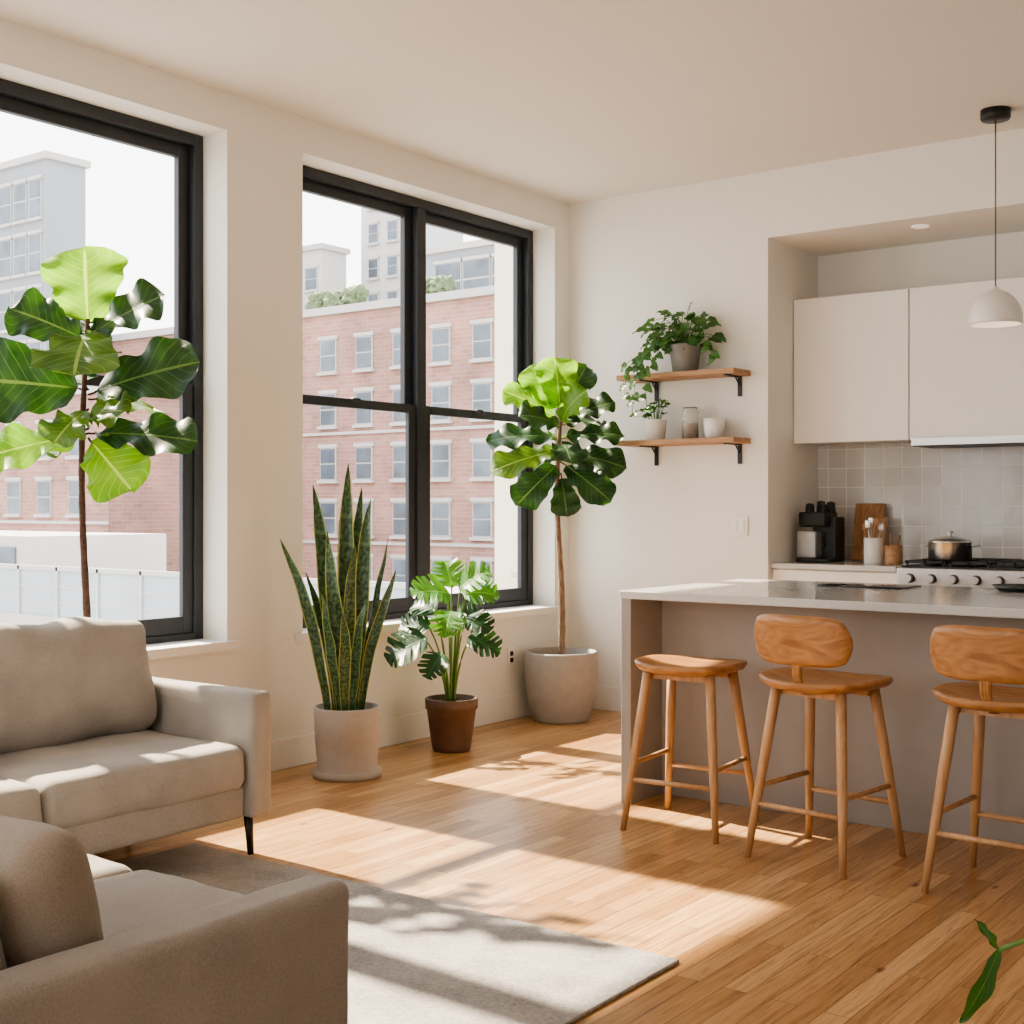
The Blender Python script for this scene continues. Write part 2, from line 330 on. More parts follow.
def window(name,a,b,rails):
    e=empty(name,(XL-0.2,(a+b)/2,0)); W=(b-a)/2; f=MB(); d0,d1=-0.06,0.03
    fw=0.055
    f.box(d0,d1,-W,-W+fw,WZ0,WZ1); f.box(d0,d1,W-fw,W,WZ0,WZ1)
    f.box(d0,d1,-W+fw,W-fw,WZ1-fw,WZ1); f.box(d0,d1,-W+fw,W-fw,WZ0,WZ0+fw)
    f.box(d0,d1+0.005,-0.035,0.035,WZ0+fw,WZ1-fw)
    zr=1.86; g=MB()
    def pane(x,y0,y1,z0,z1):
        b_=len(g.v); g.v+=[V((x,y0,z0)),V((x,y1,z0)),V((x,y1,z1)),V((x,y0,z1))]; g.face((b_,b_+1,b_+2,b_+3))
    for k,(p,q) in enumerate(((-W+fw,-0.035),(0.035,W-fw))):
        s0,s1=-0.03,0.015; sw=0.06
        z0,z1=WZ0+fw,WZ1-fw
        if rails[k]:
            f.box(s0+0.02,s1+0.005,p,p+sw,z0,zr+0.025); f.box(s0+0.02,s1+0.005,q-sw,q,z0,zr+0.025)
            f.box(s0+0.02,s1+0.005,p+sw,q-sw,z0,z0+sw+0.02); f.box(s0+0.02,s1+0.005,p+sw,q-sw,zr-0.025,zr+0.025)
            u0,u1=s0-0.02,s0+0.018
            f.box(u0,u1,p,p+sw,zr-0.02,z1); f.box(u0,u1,q-sw,q,zr-0.02,z1); f.box(u0,u1,p+sw,q-sw,z1-sw,z1); f.box(u0,u1,p+sw,q-sw,zr-0.02,zr+0.02)
            f.box(s1+0.005,s1+0.025,(p+q)/2-0.03,(p+q)/2+0.03,zr+0.01,zr+0.03)
            pane(0.0,p+sw,q-sw,z0+sw+0.02,zr-0.025); pane(-0.034,p+sw,q-sw,zr+0.02,z1-sw)
        else:
            f.box(s0,s1,p,p+sw,z0,z1); f.box(s0,s1,q-sw,q,z0,z1); f.box(s0,s1,p+sw,q-sw,z0,z0+sw+0.01); f.box(s0,s1,p+sw,q-sw,z1-sw,z1)
            pane(-0.01,p+sw,q-sw,z0+sw+0.01,z1-sw)
    o=f.obj('frame',M_frame,e); bevel(o,0.003,1)
    g.obj('glass',M_glass,e)
    s=MB(); s.box(0.031,0.2003,-W+0.001,W-0.001,WZ0+0.0005,WZ0+0.022); s.box(0.2008,0.238,-W-0.05,W+0.05,WZ0-0.02,WZ0+0.022); s.obj('sill',M_trim,e)
for i,((a,b),r) in enumerate(zip(wins,[(1,1),(1,1),(1,1)])): window('window_%d'%(i+1),a,b,r)
m=MB(); m.rbox((0,0,0),(0.004,0.036,0.057),0.003,0,2); m.rbox((0.003,0,0.02),(0.003,0.016,0.014),0.002,1,2); m.rbox((0.003,0,-0.02),(0.003,0.016,0.014),0.002,1,2)
m.obj('wall_outlet',[M_trim,M_black],loc=(XL+0.005,6.34,0.38))
m=MB(); m.rbox((0,0,0),(0.058,0.004,0.058),0.003,0,2); m.rbox((-0.022,-0.005,0),(0.014,0.003,0.03),0.002,0,2); m.rbox((0.022,-0.005,0),(0.014,0.003,0.03),0.002,0,2)
m.obj('light_switch',M_trim,loc=(-3.56,YB-0.005,1.18))

# ---------------------------------------------------------------- kitchen
CT=0.965
XK=XR-0.01
m=MB(); m.box(AX+0.002,XK,AY-0.008,AY-0.001,CT+0.001,1.68); m.obj('backsplash_tiles',M_tile)
RX0,RX1=-2.62,-1.86
def doors(mb,x0,x1,yf,z0,z1,n,th=0.02,gap=0.004):
    w=(x1-x0)/n
    for i in range(n): mb.box(x0+i*w+gap/2,x0+(i+1)*w-gap/2,yf-th,yf,z0+gap/2,z1-gap/2)
e=empty('kitchen_base_cabinets',(0,0,0))
m=MB(); m.box(AX+0.002,RX0-0.002,7.05,AY-0.01,0.1,CT-0.03); m.box(RX1+0.002,XK,7.05,AY-0.01,0.1,CT-0.03); m.box(AX+0.002,RX0-0.002,7.1,AY-0.01,0,0.1); m.box(RX1+0.002,XK,7.1,AY-0.01,0,0.1); m.obj('carcass',M_cab,e)
m=MB(); doors(m,AX+0.002,RX0-0.002,7.05,0.1,0.74,1); doors(m,AX+0.002,RX0-0.002,7.05,0.74,CT-0.035,1); doors(m,RX1+0.002,XK,7.05,0.1,CT-0.035,5); o=m.obj('door_fronts',M_cab,e); bevel(o,0.002,1)
m=MB(); m.box(AX+0.002,RX0-0.002,7.01,AY-0.009,CT-0.03,CT); m.box(RX1+0.002,XK,7.01,AY-0.009,CT-0.03,CT); o=m.obj('countertop',M_top,e); bevel(o,0.003,2)
e=empty('kitchen_wall_cabinets',(0,0,0))
m=MB(); m.box(AX+0.002,XK,7.34,AY-0.01,1.685,2.55); m.obj('carcass',M_cab,e)
m=MB()
xs=[AX+0.002,-2.66,-1.86,-1.1,-0.3,0.5,XK]
for a,b in zip(xs,xs[1:]): doors(m,a,b,7.34,1.675,2.55,1,gap=0.007)
o=m.obj('door_fronts',M_cab,e); bevel(o,0.002,1)
m=MB(); m.box(-2.64,-1.84,7.325,7.66,1.640,1.672); m.box(-2.64,-1.84,7.30,7.319,1.645,1.685,1); o=m.obj('range_hood',[M_black,M_steel])
e=empty('gas_range',((RX0+RX1)/2,7.34,0))
m=MB(); w=0.375
m.box(-w,w,-0.30,0.33,0.08,CT-0.005); m.box(-w,w,-0.335,-0.30,0.80,CT-0.005); m.box(-w+0.01,w-0.01,-0.33,-0.30,0.2,0.78)
o=m.obj('body',M_steel,e); bevel(o,0.004,2)
m=MB(); m.box(-w+0.06,w-0.06,-0.334,-0.33,0.35,0.62); m.box(-w+0.01,w-0.01,-0.28,0.32,CT-0.005,CT+0.004)
for gx in (-0.24,0,0.24):
    for q in (-0.1,0.0,0.1): m.box(gx+q-0.006,gx+q+0.006,-0.27,0.31,CT+0.02,CT+0.034)
    for yy in (-0.27,-0.13,0.02,0.16,0.298): m.box(gx-0.112,gx+0.112,yy,yy+0.012,CT+0.02,CT+0.034)
    for sx in (-0.105,0.095):
        for yy in (-0.27,0.298): m.box(gx+sx,gx+sx+0.01,yy,yy+0.012,CT+0.004,CT+0.02)
    for yy in (-0.13,0.16): m.lathe([(0.045,CT+0.004),(0.045,CT+0.014),(0.03,CT+0.018)],(gx,yy,0),16,0)
m.box(-w+0.02,w-0.02,-0.32,-0.3,0.0,0.08)
m.box(-w+0.03,-w+0.06,0.2,0.25,0,0.08);m.box(w-0.06,w-0.03,0.2,0.25,0,0.08)
m.obj('grates',M_black,e)
m=MB()
for i in range(6):
    x=-0.30+i*0.12; m.tube([(x,-0.335,0.905),(x,-0.345,0.905)],[0.026,0.026],16,1); m.tube([(x,-0.345,0.905),(x,-0.375,0.905)],[0.022,0.020],16,0)
m.tube([(-0.32,-0.385,0.74),(0.32,-0.385,0.74)],0.012,10,0)
for x in (-0.3,0.3): m.tube([(x,-0.385,0.74),(x,-0.325,0.74)],0.008,8,0)
m.obj('knobs',[M_steel,M_black],e)
e=empty('stock_pot',(-2.385,7.20,CT+0.034))
m=MB(); m.lathe([(0.108,0),(0.115,0.006),(0.115,0.10),(0.119,0.105),(0.115,0.107),(0.10,0.118),(0.03,0.132),(0.008,0.134),(0.008,0.147),(0.018,0.152),(0.016,0.162),(0.0,0.164)],n=36)
for sg in (-1,1): m.tube([(sg*0.114,-0.03,0.08),(sg*0.15,-0.03,0.085),(sg*0.158,0,0.086),(sg*0.15,0.03,0.085),(sg*0.114,0.03,0.08)],0.005,8)
m.obj('pot_body',M_steel,e)
e=empty('coffee_maker',(-3.22,7.36,CT))
m=MB()
m.rbox((0.035,0.05,0.135),(0.075,0.07,0.135),0.012,0,4)
m.rbox((-0.01,0.0,0.255),(0.085,0.10,0.045),0.014,0,4)
m.rbox((0.0,0.0,0.012),(0.105,0.115,0.012),0.008,0,3)
for x,y,hh in ((-0.05,-0.03,0.05),(-0.005,0.03,0.065),(0.04,-0.03,0.045),(0.05,0.05,0.06)): m.lathe([(0.026,0.295),(0.028,0.30),(0.024,0.295+hh),(0.012,0.30+hh),(0,0.303+hh)],(x,y,0),20)
m.tube([(0.06,-0.09,0.10),(0.09,-0.13,0.10),(0.09,-0.13,0.17),(0.06,-0.09,0.17)],0.008,8)
m.obj('machine_body',M_black,e)
m=MB(); m.rbox((-0.04,-0.055,0.105),(0.06,0.055,0.08),0.01,0,4); m.obj('steel_tank',plain('satin_steel',(0.5,0.5,0.49),0.4,0.6,nscale=40,var=0.04),e)
e=empty('cutting_board',(-3.0,7.60,CT))
m=MB(); MM=Matrix.Rotation(math.radians(-12),4,'X'); m.rbox((-0.01,0.0,0.178),(0.095,0.011,0.176),0.009,0,4,M=MM); m.obj('board',M_board,e)
m=MB(); m.rbox((0.045,-0.05,0.135),(0.07,0.009,0.13),0.008,0,4,M=MM); m.obj('board_small',M_shelf,e)
e=empty('utensil_crock',(-2.865,7.30,CT))
m=MB(); m.lathe([(0.048,0),(0.052,0.005),(0.052,0.15),(0.046,0.15),(0.044,0.02),(0,0.02)],n=28); m.obj('crock',M_white,e)
m=MB()
for i in range(6):
    a=i*1.1; x,y=0.03*math.cos(a),0.03*math.sin(a); hh=0.2+0.015*(i%3); m.tube([(x*0.3,y*0.3,0.03),(x*1.5,y*1.5,hh)],0.004,6,i%2); m.rbox((x*1.6,y*1.6,hh+0.015),(0.015,0.004,0.022),0.004,i%2,2)
m.obj('utensils',[M_steel,M_board],e)
e=empty('wooden_canister',(-2.735,7.28,CT))
m=MB(); m.lathe([(0.047,0),(0.050,0.004),(0.050,0.11),(0.043,0.11),(0.042,0.02),(0,0.02)],n=28); m.obj('canister',M_shelf,e)
m=MB()
for i in range(3):
    a=i*2+0.5; x,y=0.024*math.cos(a),0.024*math.sin(a); m.tube([(x*.3,y*.3,0.03),(x*1.4,y*1.4,0.17)],[0.005,0.007],6,0)
m.obj('spoons',M_board,e)
m=MB(); m.lathe([(0.045,0),(0.05,-0.006),(0.035,-0.008),(0.033,-0.002),(0,-0.002)],n=24); m.obj('recessed_downlight',[emis('downlight_glow',(1,0.95,0.85),0.25)],loc=(-2.55,7.2,AT))

# ---------------------------------------------------------------- island
IX0,IX1,IY0,IY1,IZ=-3.045,0.2,4.83,6.0,0.93
e=empty('kitchen_island',(0,0,0))
m=MB(); m.box(IX0,IX1,IY0,IY1,IZ-0.035,IZ); o=m.obj('countertop',M_top,e); bevel(o,0.004,2)
m=MB(); m.box(IX0+0.005,IX0+0.055,IY0+0.005,IY1-0.005,0,IZ-0.035); m.box(IX1-0.055,IX1-0.005,IY0+0.005,IY1-0.005,0,IZ-0.035); m.box(IX0+0.055,IX1-0.055,5.10,IY1-0.01,0,IZ-0.035); o=m.obj('panels',M_island,e); bevel(o,0.002,1)
m=MB(); m.rbox((0,0,0.004),(0.2,0.13,0.004),0.003,0,2); m.obj('induction_hob',[plain('hob_glass',(0.01,0.01,0.012),0.1)],loc=(-2.28,5.76,IZ))
e=empty('baking_tray',(-1.62,5.85,IZ)); m=MB(); m.lathe([(0.10,0),(0.13,0.025),(0.125,0.025),(0.096,0.006),(0,0.006)],n=28); m.obj('dish',M_black,e)

# ---------------------------------------------------------------- stools
def superring(a,b,ex,n):
    out=[]
    for i in range(n):
        t=2*math.pi*i/n; c,s_=math.cos(t),math.sin(t)
        out.append((a*math.copysign(abs(c)**(2/ex),c), b*math.copysign(abs(s_)**(2/ex),s_)))
    return out
def stool(name,loc,rot,back,sa=0.222,sb=0.19):
    e=empty(name,loc,rot); sh=0.66
    m=MB(); n=48; prof=[(0.0,-0.036),(0.8,-0.036),(0.93,-0.03),(0.985,-0.018),(1.0,-0.008),(0.985,0.0),(0.95,0.003),(0.8,-0.001),(0.55,-0.007),(0.3,-0.010),(0.0,-0.011)]
    b=len(m.v)
    for f,z in prof:
        for (x,y) in superring(sa*f,sb*f,2.6,n): m.v.append(V((x,y,sh+z+ (0.3*x*x if f>0.1 else 0))))
    for k in range(len(prof)-1):
        for i in range(n): m.face((b+k*n+i,b+k*n+(i+1)%n,b+(k+1)*n+(i+1)%n,b+(k+1)*n+i),0,True)
    m.obj('seat',M_seat,e)
    legs=[]
    m=MB()
    for sx in (-1,1):
        for sy in (-1,1):
            top=V((sx*0.135,sy*0.115,sh-0.03)); bot=V((sx*0.20,sy*0.21,0.0)); legs.append((sx,sy,top,bot))
            m.tube([bot,bot.lerp(top,0.35),bot.lerp(top,0.7),top],[0.0125,0.0165,0.0195,0.020],12)
    m.obj('legs',M_stool,e)
    def at(sx,sy,z):
        for a,b_,t,bo in legs:
            if a==sx and b_==sy: return bo.lerp(t,z/(sh-0.03))
    m=MB()
    m.tube([at(-1,-1,0.20),at(1,-1,0.20)],0.010,10); m.tube([at(-1,1,0.20),at(1,1,0.20)],0.010,10)
    m.tube([at(-1,-1,0.265),at(-1,1,0.265)],0.010,10); m.tube([at(1,-1,0.265),at(1,1,0.265)],0.010,10)
    m.box(-0.13,0.13,-0.1,-0.08,sh-0.06,sh-0.032); m.box(-0.13,0.13,0.08,0.1,sh-0.06,sh-0.032)
    m.obj('stretchers',M_stool,e)
    if back:
        m=MB(); W_,Hh=0.205,0.092; nx,nz=28,12; zc=sh+0.155; b=len(m.v)
        def surf(u,v,off):
            x=u*math.sqrt(max(0,1-0.24*v*v)); z=v*math.sqrt(max(0,1-0.36*abs(u)**5))
            X=x*W_; Z=z*Hh; Y=-0.205+1.2*X*X-0.12*Z+off
            return V((X,Y,zc+Z))
        for off in (0.011,-0.011):
            for i in range(nx+1):
                for j in range(nz+1):
                    u=-1+2*i/nx; v=-1+2*j/nz
                    ed=max(abs(u),abs(v)); k=1 if ed<0.93 else max(0.25,1-((ed-0.93)/0.07)*0.75)
                    m.v.append(surf(u,v,off*k))
        nn=(nz+1); tot=(nx+1)*nn
        for i in range(nx):
            for j in range(nz):
                q=(b+i*nn+j,b+(i+1)*nn+j,b+(i+1)*nn+j+1,b+i*nn+j+1); m.face(q[::-1],0,True); m.face([x+tot for x in q],0,True)
        rim=[(i,0) for i in range(nx+1)]+[(nx,j) for j in range(1,nz+1)]+[(i,nz) for i in range(nx-1,-1,-1)]+[(0,j) for j in range(nz-1,0,-1)]
        for k in range(len(rim)):
            a=rim[k]; c=rim[(k+1)%len(rim)]
            A=b+a[0]*nn+a[1]; C=b+c[0]*nn+c[1]; m.face((A,C,C+tot,A+tot),0,True)
        m.obj('backrest',M_seat,e)
        m=MB()
        P=[V((0,-0.12,sh-0.04)),V((0,-0.17,sh-0.015)),V((0,-0.188,sh+0.03)),V((0,-0.192,sh+0.08)),V((0,-0.196,sh+0.13))]
        for sx in (-0.010,0,0.010): m.tube([p+V((sx,0,0)) for p in P],[0.010]*5,10)
        m.obj('back_support',M_seat,e)
stool('bar_stool',(-2.60,4.665,0),math.radians(5),False)
stool('bar_stool.001',(-1.97,4.55,0),math.radians(-8),True,0.235,0.205)
stool('bar_stool.002',(-1.305,4.52,0),math.radians(-4),True,0.235,0.205)

# ---------------------------------------------------------------- pendant
e=empty('pendant_lamp',(-1.955,6.58,0))
m=MB(); m.lathe([(0.0,H-0.05),(0.066,H-0.05),(0.072,H-0.04),(0.072,H-0.0005)],n=32); m.obj('canopy',M_black,e)
m=MB(); m.tube([(0,0,H-0.05),(0,0,2.37)],0.0035,8); m.obj('cord',plain('cord_grey',(0.12,0.12,0.12),0.6,nscale=30),e)
m=MB()
pr=[(0.010,2.385),(0.016,2.374)]
for i in range(0,17):
    a=math.radians(14+i/16*90); pr.append((0.128*min(1,math.sin(a)) ,2.218+0.150*max(-0.12,math.cos(a))))
pr2=[(max(0.004,r-0.005),z-0.003) for r,z in pr[2:]][::-1]
m.lathe(pr+pr2+[(0.0,2.352)],n=48); m.obj('shade',M_white,e)
m=MB(); m.lathe([(0,2.335),(0.02,2.335),(0.022,2.30),(0.045,2.27),(0.045,2.25),(0.03,2.225),(0,2.212)],n=24); m.obj('bulb',emis('bulb_glow',(1,0.88,0.7),4),e)

# ---------------------------------------------------------------- shelves
for nm,z in (('floating_shelf',2.10),('floating_shelf.001',1.70)):
    e=empty(nm,(-3.885,YB,z)); m=MB(); m.box(-0.40,0.40,-0.22,-0.001,-0.032,0); o=m.obj('plank',M_shelf,e); bevel(o,0.003,2)
    m=MB()
    for x in (-0.24,0.33):
        m.box(x-0.012,x+0.012,-0.19,-0.001,-0.040,-0.0322); m.box(x-0.012,x+0.012,-0.012,-0.001,-0.15,-0.040)
        m.tube([(x,-0.012,-0.085),(x,-0.06,-0.040)],0.005,6)
    m.obj('brackets',M_black,e)

# ---------------------------------------------------------------- plant helpers
RV=V((0.7991,0.6011,0)); CV=V((0.6011,-0.7991,0)); UP=V((0,0,1))
def dirv(r,c,u): return RV*r+CV*c+UP*u
import bisect
def interp(pts):
    xs=[p[0] for p in pts]; ysv=[p[1] for p in pts]
    def f(u):
        i=min(max(bisect.bisect_right(xs,u)-1,0),len(xs)-2); t=(u-xs[i])/(xs[i+1]-xs[i]); t=t*t*(3-2*t)*0.5+t*0.5
        return ysv[i]+(ysv[i+1]-ysv[i])*t
    return f
fig_f=interp([(0,0.0),(0.03,0.25),(0.1,0.52),(0.25,0.64),(0.4,0.72),(0.55,0.9),(0.7,1.0),(0.82,0.94),(0.92,0.72),(0.97,0.48),(1.0,0.0)])
fig=lambda u,v: fig_f(u)*(1+0.05*math.sin(u*24+(1 if v>0 else 0)))
heart_f=interp([(0,0.55),(0.08,0.85),(0.22,1.0),(0.45,0.88),(0.65,0.62),(0.85,0.28),(1,0.0)])
heart=lambda u,v: heart_f(u)
lance_f=interp([(0,0.25),(0.15,0.6),(0.4,1.0),(0.7,0.85),(0.88,0.5),(1,0.0)])
lance=lambda u,v: lance_f(u)
mon_f=interp([(0,0.6),(0.1,0.92),(0.28,1.0),(0.5,0.95),(0.7,0.72),(0.88,0.4),(1,0.0)])
def mon(u,v):
    w=mon_f(u); s_=((u*6.0+(0.3 if v>0 else 0))%1.0)
    if 0.12<u<0.93 and s_<0.2: w*=0.42
    return w
def pot(e,prof,mat,soilr,soilz,n=48):
    m=MB(); m.lathe(prof,n=n); m.obj('pot',mat,e)
    m=MB(); m.lathe([(soilr,soilz-0.02),(soilr,soilz),(soilr*0.5,soilz+0.012),(0,soilz+0.015)],n=32); m.obj('soil',M_soil,e)
def bez(p0,p1,p2,n=10):
    return [p0*(1-t)**2+p1*2*t*(1-t)+p2*t*t for t in [i/n for i in range(n+1)]]

def fig_tree(name,loc,potprof,potmat,soilr,soilz,trunk,leaves,barkmat,rt=0.014):
    e=empty(name,loc); pot(e,potprof,potmat,soilr,soilz)
    m=MB(); pts=[];rr=[]
    n=26
    for i in range(n+1):
        t=i/n; z=soilz+(trunk-soilz)*t; pts.append(V((0.012*math.sin(t*7),0.012*math.cos(t*5)-0.012,z))); rr.append(rt*(1-0.45*t)*(1+0.12*(i%2)))
    m.tube(pts,rr,10)
    l=MB()
    for (z,r,c,u,L,W_,mi,nr,nc,nu_,curl) in leaves:
        d=dirv(r,c,u).normalized(); b0=V((0,0,z)); st=b0+d*0.04
        m.tube(bez(b0,b0+d*0.02+UP*-0.004,st,4),[0.005]*5,6)
        l.leaf(st,d,dirv(nr,nc,nu_),L,W_,fig,mi,curl=curl,fold=0.10,wave=0.024,nu=24,nv=10,freq=17)
    m.obj('trunk',barkmat,e); l.obj('leaves',[M_fd,M_fl,M_fm],e)
    return e
LF1=[
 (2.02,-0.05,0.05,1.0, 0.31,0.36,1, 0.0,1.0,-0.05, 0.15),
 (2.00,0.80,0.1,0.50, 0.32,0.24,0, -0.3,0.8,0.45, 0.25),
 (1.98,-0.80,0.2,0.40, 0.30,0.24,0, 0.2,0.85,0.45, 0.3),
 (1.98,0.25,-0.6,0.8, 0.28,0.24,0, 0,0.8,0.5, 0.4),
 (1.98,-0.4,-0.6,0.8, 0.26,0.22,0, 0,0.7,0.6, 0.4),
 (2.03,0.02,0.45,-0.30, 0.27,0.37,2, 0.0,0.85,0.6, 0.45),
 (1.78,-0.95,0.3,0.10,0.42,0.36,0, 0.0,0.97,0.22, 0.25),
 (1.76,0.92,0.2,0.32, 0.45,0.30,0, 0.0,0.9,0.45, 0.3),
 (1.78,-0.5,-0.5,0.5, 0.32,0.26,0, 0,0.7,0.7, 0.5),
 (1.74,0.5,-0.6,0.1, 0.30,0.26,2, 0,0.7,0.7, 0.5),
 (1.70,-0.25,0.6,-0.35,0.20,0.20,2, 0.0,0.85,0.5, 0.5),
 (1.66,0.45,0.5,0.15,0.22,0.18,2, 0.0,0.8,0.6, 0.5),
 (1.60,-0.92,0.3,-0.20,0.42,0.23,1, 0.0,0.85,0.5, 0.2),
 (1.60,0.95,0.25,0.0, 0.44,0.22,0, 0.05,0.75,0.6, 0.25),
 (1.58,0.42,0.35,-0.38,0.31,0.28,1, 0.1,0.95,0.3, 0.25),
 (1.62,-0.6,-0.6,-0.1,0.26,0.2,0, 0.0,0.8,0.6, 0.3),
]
fig_tree('fiddle_leaf_fig',(-4.62,3.235,0),[(0.10,0),(0.11,0.01),(0.125,0.28),(0.115,0.28),(0.11,0.2),(0,0.2)],M_potc,0.11,0.25,2.07,LF1,M_barkd,0.017)
LF2=[
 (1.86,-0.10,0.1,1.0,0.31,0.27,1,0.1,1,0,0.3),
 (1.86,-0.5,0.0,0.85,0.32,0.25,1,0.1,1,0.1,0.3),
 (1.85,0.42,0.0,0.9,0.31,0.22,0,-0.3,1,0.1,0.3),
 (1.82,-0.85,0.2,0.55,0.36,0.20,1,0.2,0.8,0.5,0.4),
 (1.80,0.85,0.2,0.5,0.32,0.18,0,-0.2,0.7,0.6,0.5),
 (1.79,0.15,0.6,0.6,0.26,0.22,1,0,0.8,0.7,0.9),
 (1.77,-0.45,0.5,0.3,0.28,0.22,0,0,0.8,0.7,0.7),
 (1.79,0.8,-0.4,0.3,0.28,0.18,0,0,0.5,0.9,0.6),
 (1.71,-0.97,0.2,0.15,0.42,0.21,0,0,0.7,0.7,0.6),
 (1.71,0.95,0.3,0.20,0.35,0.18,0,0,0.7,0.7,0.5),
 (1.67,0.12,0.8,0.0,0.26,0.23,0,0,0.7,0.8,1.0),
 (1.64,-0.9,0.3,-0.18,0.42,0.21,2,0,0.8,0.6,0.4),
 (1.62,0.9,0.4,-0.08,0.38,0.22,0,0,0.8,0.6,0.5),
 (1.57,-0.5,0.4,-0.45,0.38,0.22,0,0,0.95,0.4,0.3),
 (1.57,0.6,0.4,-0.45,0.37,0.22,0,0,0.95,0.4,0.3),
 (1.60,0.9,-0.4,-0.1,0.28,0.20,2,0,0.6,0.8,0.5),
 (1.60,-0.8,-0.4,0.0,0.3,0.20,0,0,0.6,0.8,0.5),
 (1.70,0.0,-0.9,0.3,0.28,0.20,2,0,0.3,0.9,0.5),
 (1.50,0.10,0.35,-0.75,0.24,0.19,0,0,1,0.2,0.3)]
fig_tree('fiddle_leaf_fig.001',(-4.51,6.49,0),[(0.13,0),(0.165,0.0),(0.175,0.02),(0.21,0.14),(0.226,0.28),(0.222,0.41),(0.217,0.42),(0.207,0.42),(0.205,0.33),(0,0.33)],M_potc,0.2,0.37,1.9,LF2,M_bark,0.021)

# snake plant
e=empty('potted_snake_plant',(-4.40,4.53,0))
pot(e,[(0.15,0),(0.165,0.0),(0.168,0.03),(0.15,0.032),(0.142,0.04),(0.155,0.18),(0.162,0.33),(0.158,0.337),(0.148,0.337),(0.145,0.27),(0,0.27)],M_potg,0.144,0.29)
m=MB()
blades=[(0.0,0.0,1.51,0.085),(-0.17,0.02,1.41,0.08),(-0.31,0.05,1.15,0.06),(0.12,0.03,1.34,0.08),(0.05,-0.08,1.40,0.07),(0.24,0.06,1.00,0.055),(0.20,-0.05,1.14,0.055),(-0.08,0.08,1.18,0.08),(0.04,0.09,1.12,0.075),(-0.05,-0.08,1.24,0.07),(-0.20,-0.04,0.98,0.055),(0.10,0.1,0.86,0.06),(-0.12,0.09,0.9,0.06),(0.0,0.11,0.80,0.06)]
for i,(dx,dc,zt,wd) in enumerate(blades):
    b0=RV*(dx*0.28)+CV*(dc*0.7)+UP*0.29; tip=RV*dx+CV*(dc*1.3)+UP*zt
    mid=RV*(dx*0.42)+CV*dc+UP*(0.29+(zt-0.29)*0.5); P=bez(b0,mid,tip,18)
    yaw=R.uniform(-0.7,0.7); tw=R.uniform(-0.8,0.8); bi=len(m.v); nv=6; wf=interp([(0,0.55),(0.2,0.75),(0.55,1.0),(0.8,0.75),(0.93,0.35),(1,0.0)])
    for k,p in enumerate(P):
        u=k/18; a=yaw+tw*u; sd=RV*math.cos(a)+CV*math.sin(a); nn=CV*math.cos(a)-RV*math.sin(a)
        for j in range(nv+1):
            v=-1+2*j/nv; w=wf(u)*wd*0.5; m.v.append(p+RV*(0.008*math.sin(u*7+i*1.7)*u)+sd*(v*w)-nn*(1-v*v)*w*0.25+nn*0.005*math.sin(u*20+i)*abs(v))
    for k in range(18):
        for j in range(nv):
            q=(bi+k*(nv+1)+j,bi+(k+1)*(nv+1)+j,bi+(k+1)*(nv+1)+j+1,bi+k*(nv+1)+j+1)
            m.face(q,0,True,[(k/18,j/nv),((k+1)/18,j/nv),((k+1)/18,(j+1)/nv),(k/18,(j+1)/nv)])
m.obj('blades',M_snake,e)

# monstera
e=empty('potted_monstera',(-4.42,5.34,0))
pot(e,[(0.095,0),(0.10,0.004),(0.105,0.03),(0.132,0.22),(0.14,0.225),(0.142,0.275),(0.136,0.28),(0.126,0.28),(0.122,0.23),(0,0.23)],M_terra,0.12,0.25)
m=MB(); l=MB()
for (r,c,z,dr,dc,du,L,mi) in [
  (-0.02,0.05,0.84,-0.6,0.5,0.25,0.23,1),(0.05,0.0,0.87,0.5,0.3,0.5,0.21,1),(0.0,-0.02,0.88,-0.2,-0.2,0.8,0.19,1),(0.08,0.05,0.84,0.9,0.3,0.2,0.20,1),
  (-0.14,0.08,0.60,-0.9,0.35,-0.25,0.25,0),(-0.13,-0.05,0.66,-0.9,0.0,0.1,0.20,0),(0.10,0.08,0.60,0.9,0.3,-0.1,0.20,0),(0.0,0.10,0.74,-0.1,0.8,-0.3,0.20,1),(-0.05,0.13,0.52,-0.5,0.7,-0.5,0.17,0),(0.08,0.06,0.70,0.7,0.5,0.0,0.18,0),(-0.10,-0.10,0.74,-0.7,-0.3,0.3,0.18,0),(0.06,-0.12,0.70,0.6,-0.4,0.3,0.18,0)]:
    tip=RV*r+CV*c+UP*z; b0=RV*(r*0.15)+CV*(c*0.15)+UP*0.25
    m.tube(bez(b0,b0+UP*(z-0.25)*0.7+RV*r*0.2,tip,10),[0.006]*6+[0.0045]*5,8)
    l.leaf(tip-dirv(dr,dc,du).normalized()*0.02,dirv(dr,dc,du),dirv(dr*0.2,0.75,0.8),L,L*0.98,mon,mi,curl=0.7,fold=0.12,wave=0.010,nu=48,nv=8,skew=0.45)
m.obj('stems',M_stem,e); l.obj('leaves',[M_md,M_ml],e)

